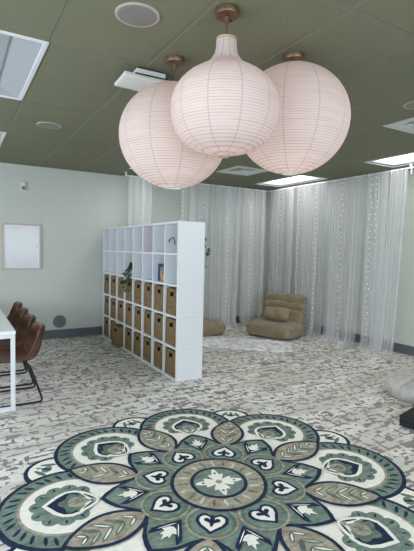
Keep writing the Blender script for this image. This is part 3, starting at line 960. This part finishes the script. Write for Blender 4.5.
# ------------------------------------------------------------------ table and chairs
tx0, tx1, ty0, ty1, tz = -.36, .459, 4.070, 6.48, .722
tb = thing('table', 'long white table with square metal legs at the left edge', 'table', ((tx0+tx1)/2, (ty0+ty1)/2, 0))
W2, L2 = (tx1-tx0)/2, (ty1-ty0)/2
MB().box(-W2, W2, -L2, L2, tz-.028, tz).build('table_top', M['table'], tb, bevel=.002, smooth=0)
b = .036
for s in (-1, 1):
    y = s*(L2-.006-b/2)
    for x in (-W2+.004+b/2, W2-.004-b/2):
        MB().box(x-b/2, x+b/2, y-b/2, y+b/2, b, tz-.03-b).build('leg', M['white_metal'], tb, bevel=.002, smooth=0)
    MB().box(-W2+.004, W2-.004, y-b/2, y+b/2, 0, b).build('foot_rail', M['white_metal'], tb, bevel=.002, smooth=0)
    MB().box(-W2+.004, W2-.004, y-b/2, y+b/2, tz-.03-b, tz-.029).build('top_rail', M['white_metal'], tb, bevel=.002, smooth=0)
for x in (-W2+.06, W2-.06):
    MB().box(x-.018, x+.018, -L2+.05, L2-.05, tz-.064, tz-.029).build('side_rail', M['white_metal'], tb, smooth=0)

def make_chair():
    r = thing('dining_chair', '', 'chair', group='brown leather chairs along the table')
    # profile in local x (forward is -x), origin between the runners
    prof = [(-.265,.405),(-.245,.425),(-.16,.424),(-.06,.412),(.03,.400),(.11,.394),(.170,.402),(.212,.432),(.240,.490),(.258,.560),(.273,.625),(.288,.690),(.292,.702)]
    prof = [(a+.004, b_-.013) for a, b_ in spline(prof, 3)]
    n = len(prof)-1
    def half(t):
        # half width along the shell: seat, waist, then the back
        pts = [(0,.205),(.12,.225),(.35,.232),(.5,.235),(.65,.232),(.82,.220),(.93,.195),(.975,.150),(1,.09)]
        for (a, wa), (b_, wb_) in zip(pts, pts[1:]):
            if t <= b_: return wa+(wb_-wa)*(t-a)/(b_-a)
        return pts[-1][1]
    def fn(u, v):
        t = v; i = min(int(t*n), n-1); k = t*n-i
        x = prof[i][0]*(1-k)+prof[i+1][0]*k; z = prof[i][1]*(1-k)+prof[i+1][1]*k
        s = 2*u-1; w = half(t)
        j0, j1 = max(i-2,0), min(i+3,n)
        tx, tz_ = prof[j1][0]-prof[j0][0], prof[j1][1]-prof[j0][1]; l = hypot(tx, tz_) or 1
        nx, nz = -tz_/l, tx/l                                  # towards the sitter
        bowl = (.030+.065*math.exp(-((t-.55)/.22)**2)+.030*math.exp(-((t-.85)/.2)**2))*abs(s)**2.4
        y = s*w*(1-.04*abs(s)**3)
        return (x+nx*bowl, y, z+nz*bowl)
    sh = MB(); sh.grid(fn, 24, 44)
    sh.build('shell', M['leather'], r, smooth=180, solid=.026, bevel=.009, subsurf=1)
    pp = MB()
    def lift(u, v, d=.016):
        a = Vector(fn(u, v)); du = Vector(fn(min(u+.01,1), v))-Vector(fn(max(u-.01,0), v)); dv = Vector(fn(u, min(v+.01,1)))-Vector(fn(u, max(v-.01,0)))
        nn = du.cross(dv); nn.normalize()
        return a+nn*d
    for sg in (1, -1):
        pp.tube([lift(u/20, .50, .0145*sg) for u in range(1, 20)], .0030, 6)
    pp.tube([lift(.03+.001*k, .12+.02*k, .0145) for k in range(1, 36)], .0025, 6)
    pp.tube([lift(.97-.001*k, .12+.02*k, .0145) for k in range(1, 36)], .0025, 6)
    pp.build('stitched_seam', M['stitch'], r)
    for s in (-1, 1):
        y = s*.23; yi = s*.15; q = MB()
        def arc(p, c, p2, k=5):
            out = []
            for i in range(k+1):
                t = i/k; out.append(tuple((1-t)**2*a+2*t*(1-t)*b_+t*t*d for a, b_, d in zip(p, c, p2)))
            return out
        pts = [(.11,yi,.375)]+arc((.135,y*.92,.360),(.14,y,.355),(.15,y,.33))+arc((.240,y,.055),(.258,y,.010),(.205,y,.010))+arc((-.225,y,.010),(-.27,y,.010),(-.255,y,.055))+arc((-.17,y,.33),(-.165,y,.37),(-.15,y*.92,.375))+[(-.13,yi,.390)]
        q.tube(pts, .0095, 10)
        q.build('sled_leg', M['black_metal'], r, smooth=60)
    q = MB()
    for x, z in ((.11,.375),(-.13,.390)): q.tube([(x,-.16,z),(x,0,z),(x,.16,z)], .009, 8)
    q.build('cross_bar', M['black_metal'], r)
    return r
ch = make_chair()
names = ['brown leather chair nearest the camera, at the table corner', 'brown leather chair second from the camera along the table', 'brown leather chair third from the camera along the table', 'brown leather chair farthest from the camera along the table']
for k, (y, dx) in enumerate(((4.42,0),(5.01,.005),(5.59,.01),(6.17,.02))):
    o = ch if k == 0 else copy_tree(ch)
    o.location = (.455+dx, y, 0.0005); o.rotation_euler = (0,0,rng.uniform(-.02,.02)); o['label'] = names[k]

# ------------------------------------------------------------------ mandala rug
NAVY, SAGE, TAN, IVORY, PALE, DEEP = range(6)
rg = MB()
Z0 = .009; DZ = .0005
RC = (1.409, 2.182); LEAF = radians(7.6)
HAND = random.Random(3)
def place(poly, a):
    ca, sa = cos(a), sin(a)
    return [(x*ca-y*sa, x*sa+y*ca) for x, y in poly]
def lay(poly, col, lev, a=0, base=False):
    rg.mat = col
    rg.prism(place(poly, a), 0 if base else Z0+DZ*(lev-1), Z0+DZ*lev)
def circ(cx, cy, r, n=40, ry=None):
    ry = ry or r
    return [(cx+r*cos(2*pi*k/n), cy+ry*sin(2*pi*k/n)) for k in range(n)]
def clampang(poly, lim):
    out = []
    for x, y in poly:
        a = atan2(y, x); r = hypot(x, y)
        if abs(a) > lim:
            # slide along to the sector edge
            a2 = math.copysign(lim, a); out.append((x, x*math.tan(a2)))
        else: out.append((x, y))
    return out
def stroke(p0, p1, w0, w1=None, taper=True):
    w1 = w0 if w1 is None else w1
    dx, dy = p1[0]-p0[0], p1[1]-p0[1]; l = hypot(dx, dy); nx, ny = -dy/l, dx/l
    if taper:
        m = (p0[0]+dx*.5, p0[1]+dy*.5)
        return [p0, (p0[0]+dx*.2-nx*w0*.8, p0[1]+dy*.2-ny*w0*.8), (m[0]-nx*w0, m[1]-ny*w0), (p0[0]+dx*.85-nx*w0*.6, p0[1]+dy*.85-ny*w0*.6), p1,
                (p0[0]+dx*.85+nx*w0*.6, p0[1]+dy*.85+ny*w0*.6), (m[0]+nx*w0, m[1]+ny*w0), (p0[0]+dx*.2+nx*w0*.8, p0[1]+dy*.2+ny*w0*.8)]
    return [(p0[0]-nx*w0, p0[1]-ny*w0), (p1[0]-nx*w1, p1[1]-ny*w1), (p1[0]+nx*w1, p1[1]+ny*w1), (p0[0]+nx*w0, p0[1]+ny*w0)]
def vchev(apex, arm, w, up=1):
    # a V: apex on the axis, arms out to (ax, +-ay), thickness w along the axis
    ax, ay = arm
    return [(apex, 0), (ax, ay), (ax+w*1.0, ay*.94), (apex+w*1.6, 0), (ax+w*1.0, -ay*.94), (ax, -ay)]
S8 = pi/4; HS = pi/8
def petal_circle(r, grow=0):
    return clampang(circ(.893, 0, r, 72), HS+grow)
for k in range(8):
    aL = LEAF+k*S8; aP = aL+HS
    # small lobes behind
    lay(circ(1.085, 0, .186, 40, .184), NAVY, 0, aL, True)
    lay(circ(1.085, 0, .160, 40, .158), IVORY, 1, aL)
    lay(stroke((1.10,-.075), (1.205,-.035), .016), DEEP, 2, aL); lay(stroke((1.10,.075), (1.205,.035), .016), DEEP, 2, aL)
    lay(circ(1.135, 0, .030, 16, .042), SAGE, 3, aL); lay(stroke((1.10,0), (1.185,0), .011), NAVY, 4, aL); lay(circ(1.195, 0, .014, 12), TAN, 3, aL)
for k in range(8):
    aP = LEAF+k*S8+HS
    lay(petal_circle(.388), NAVY, 5, aP, True)
    lay(petal_circle(.362), SAGE, 6, aP)
    # navy darts in the green border
    for q in range(-11, 12):
        b = q*radians(11.4)+HAND.uniform(-.03,.03)
        c0, c1 = .284, .350
        p0 = (.893+c0*cos(b), c0*sin(b)); p1 = (.893+c1*cos(b+.10), c1*sin(b+.10))
        if p0[0] < .84 or abs(atan2(p1[1], p1[0])) > HS-.02: continue
        lay(stroke(p0, p1, .0105), NAVY, 6.8, aP)
    tanp = clampang(circ(.893, 0, .274, 64), HS)
    lay(tanp, TAN, 7, aP)
    wt = math.tan(radians(17.4)); wedge = [(.45,-.45*wt*1.2), (.62,-.62*wt*1.08), (.83,-.83*wt), (.83,.83*wt), (.62,.62*wt*1.08), (.45,.45*wt*1.2)]
    lay([(.45,-.45*wt*1.2-.01), (.62,-.62*wt*1.08-.014), (.80,-.80*wt-.014), (.80,.80*wt+.014), (.62,.62*wt*1.08+.014), (.45,.45*wt*1.2+.01)], TAN, 7.5, aP)
    lay(wedge, IVORY, 8, aP)
    lay(circ(.893, 0, .259, 64), IVORY, 9, aP)
    # scalloped green flower round the drop
    MC = .915
    lay(circ(MC, 0, .150, 40, .158), SAGE, 10, aP)
    for q in range(-4, 5):
        b = q*radians(32)
        c = (MC+.142*cos(b), .150*sin(b))
        lay(circ(c[0], c[1], .050, 20), SAGE, 11 + (q % 2), aP)
        lay(stroke((c[0]+.002*cos(b), c[1]+.002*sin(b)), (c[0]+.036*cos(b), c[1]+.036*sin(b)), .0065), NAVY, 13, aP)
    drop_ = [(1.040,0),(1.008,.044),(.970,.090),(.92,.124),(.87,.128),(.82,.108),(.785,.078)]
    full = drop_+[(x, -y) for x, y in reversed(drop_)][:-1]
    lay(full, IVORY, 14, aP)
    dr2 = [(1.014,0),(.988,.030),(.955,.070),(.915,.102),(.872,.106),(.828,.090),(.80,.07)]
    lay(dr2+[(x, -y) for x, y in reversed(dr2)][:-1], NAVY, 15, aP)
    n = 40
    blob = [(.862+(.080+.013*cos(5*2*pi*i/n))*cos(2*pi*i/n), (.084+.013*cos(5*2*pi*i/n))*sin(2*pi*i/n)) for i in range(n)]
    lay(blob, DEEP, 16, aP)
    lay(circ(.848, 0, .054, 24, .050), TAN, 17, aP)
    lay(stroke((.80,0), (.90,0), .007), SAGE, 18, aP); lay(stroke((.83,0), (.875,.032), .006), SAGE, 18, aP); lay(stroke((.83,0), (.875,-.032), .006), SAGE, 18, aP)
    lay([(.715,0),(.790,.105),(.850,.085),(.790,0),(.850,-.085),(.790,-.105)], SAGE, 18.5, aP)
    for s in (-1, 1):
        lay(stroke((.722, s*-.004), (.838, s*.104), .021), IVORY, 19, aP)
        lay(stroke((.742, s*.004), (.818, s*.078), .0070), NAVY, 20, aP)
        lay(stroke((.772, s*.004), (.81, s*.042), .007), IVORY, 20.5, aP)
# green eight pointed rosette
def star(tip, vin, bul):
    out = []
    for k in range(8):
        a = LEAF+HS+k*S8
        for t, rr in ((0,tip),(.09,tip-.035+bul),(.2,tip-.078+bul),(.32,None),(.5,vin)):
            if rr is None: rr = (tip-.078+vin)/2-.004+bul
            out.append((rr*cos(a+t*S8), rr*sin(a+t*S8)))
        for t, rr in ((.68,(tip-.078+vin)/2-.004+bul),(.8,tip-.078+bul),(.91,tip-.035+bul)):
            out.append((rr*cos(a+t*S8), rr*sin(a+t*S8)))
    return out
lay(star(.722,.525,.006), NAVY, 21)
lay(star(.692,.502,.004), SAGE, 22)
for k in range(8):
    aL = LEAF+k*S8
    # tan leaves with green veins
    def leafp(r0, r1, w):
        pts = []
        for i in range(17):
            t = i/16; wd = w*(sin(pi*t**.92))**.80 if 0 < t < 1 else 0
            pts.append((r0+(r1-r0)*t, wd))
        return pts+[(x, -y) for x, y in reversed(pts[1:-1])]
    lay(leafp(.500,.992,.134), NAVY, 23, aL)
    lay(leafp(.526,.964,.111), TAN, 24, aL)
    for q in range(5):
        x = .585+q*.068; ln = (.062,.086,.092,.078,.050)[q]
        for s in (-1, 1):
            lay(stroke((x-.006, s*-.004), (x+ln*1.02, s*(ln*.90)), .0150), DEEP, 25, aL)
            if q % 2 == 0 or s > 0: lay(stroke((x+.006, s*.004), (x+ln*.86, s*(ln*.76)), .0060), IVORY if q % 2 == 0 else PALE, 26, aL)
    # scallops with hearts
    lay(circ(.392, 0, .142, 40, .146), TAN, 27, aL)
    lay(circ(.392, 0, .128, 40, .132), DEEP, 28, aL)
    lay(circ(.400, 0, .112, 40, .114), SAGE, 29, aL)
    hp = [(.498,0),(.468,.030),(.432,.070),(.395,.090),(.358,.088),(.332,.066),(.326,.038),(.340,.014),(.352,0)]
    lay(hp+[(x, -y) for x, y in reversed(hp[1:-1])], NAVY, 30, aL)
    hq = [(.474,0),(.452,.022),(.424,.053),(.392,.070),(.364,.068),(.347,.052),(.345,.034),(.358,.016),(.372,0)]
    lay(hq+[(x, -y) for x, y in reversed(hq[1:-1])], IVORY, 31, aL)
    lay(stroke((.335,0), (.440,0), .015), NAVY, 32, aL)
    for s in (-1, 1):
        lay(circ(.382, s*.030, .015, 14), NAVY, 32, aL); lay(stroke((.405, s*.002), (.378, s*.040), .010), NAVY, 33, aL)
    # navy chevron and ivory tulip on the points
    aP = aL+HS
    lay(vchev(.430, (.572,.094), .044), NAVY, 30, aP)
    for s in (-1, 1): lay(stroke((.468, s*.004), (.562, s*.066), .0035), IVORY, 31, aP)
    tul = [(.505,0),(.515,.022),(.548,.046),(.553,.024),(.588,.030),(.584,.012),(.622,0)]
    lay(circ(.53, 0, .05, 20, .04), DEEP, 29.5, aP); lay(tul+[(x, -y) for x, y in reversed(tul[1:-1])], IVORY, 32, aP)
# centre medallion
lay(circ(0, 0, .303, 96), NAVY, 34); lay(circ(0, 0, .280, 96), TAN, 35)
for k in range(20):
    lay(stroke((.190,0), (.262,.014), .0095), PALE if k % 2 else DEEP, 36, LEAF+k*2*pi/20+.1)
lay(circ(0, 0, .180, 80), NAVY, 37); lay(circ(0, 0, .157, 80), SAGE, 38)
n = 160
fl_ = [((.094+.036*cos(4*t)+.020*cos(12*t))*cos(t-.28), (.094+.036*cos(4*t)+.020*cos(12*t))*sin(t-.28)) for t in [2*pi*i/n for i in range(n)]]
lay(fl_, IVORY, 39)
for k in range(4):
    lay(circ(.100, 0, .010, 14), SAGE, 40, -.28+k*pi/2)
lay(circ(0, 0, .021, 20), TAN, 40)
mo = tag(rg.build('mandala_rug', RUG, smooth=0, merge=False), 'large round green, navy and ivory mandala rug with scalloped edges on the carpet', 'rug')
mo.location = (RC[0], RC[1], .0005)

# ------------------------------------------------------------------ light
def area(name, loc, rot, sx, sy, e, col):
    d = bpy.data.lights.new(name, 'AREA'); d.shape = 'RECTANGLE'; d.size = sx; d.size_y = sy; d.energy = e; d.color = col
    o = bpy.data.objects.new(name, d); C.objects.link(o); o.location = loc; o.rotation_euler = rot
    return o
# daylight in the two window openings (outside the frame, behind and left of the camera)
area('window_daylight', (1.3, YF+.03, 1.6), (radians(90), 0, 0), 5.6, 1.4, 200, (.74,.87,1))
area('window_daylight', (XL+.03, 2.4, 1.6), (radians(90), 0, radians(-90)), 7.2, 1.4, 205, (.82,.91,1))

wd = bpy.data.worlds.new('world'); bpy.context.scene.world = wd; wd.use_nodes = True
bg = wd.node_tree.nodes['Background']
sk = wd.node_tree.nodes.new('ShaderNodeTexSky'); sk.sky_type = 'HOSEK_WILKIE'
wd.node_tree.links.new(sk.outputs[0], bg.inputs[0]); bg.inputs[1].default_value = .25

# ------------------------------------------------------------------ camera
yaw, pitch, roll = .533880766, .0614397816, -.0220541863
f = Vector((sin(yaw)*cos(pitch), cos(yaw)*cos(pitch), -sin(pitch)))
r_ = Vector((cos(yaw), -sin(yaw), 0)); d_ = f.cross(r_)
c, s = cos(roll), sin(roll)
rx = c*r_+s*d_; dn = -s*r_+c*d_
cd = bpy.data.cameras.new('camera'); cam = bpy.data.objects.new('camera', cd); C.objects.link(cam)
m = Matrix((rx, -dn, -f)).transposed().to_4x4(); m.translation = (0, 0, 1.4786)
cam.matrix_world = m
cd.sensor_fit = 'HORIZONTAL'; cd.sensor_width = 36; cd.lens = 428/414*36; cd.clip_start = .02
sc = bpy.context.scene
sc.camera = cam
sc.view_settings.view_transform = 'Standard'; sc.view_settings.look = 'None'
sc.view_settings.gamma = 1; sc.view_settings.use_curve_mapping = False
sc.view_settings.exposure = 0.0
cy_ = sc.cycles
cy_.max_bounces = 10; cy_.diffuse_bounces = 6; cy_.transmission_bounces = 6; cy_.transparent_max_bounces = 20
cy_.sample_clamp_indirect = 6; cy_.use_denoising = True
cy_.caustics_reflective = False; cy_.caustics_refractive = False
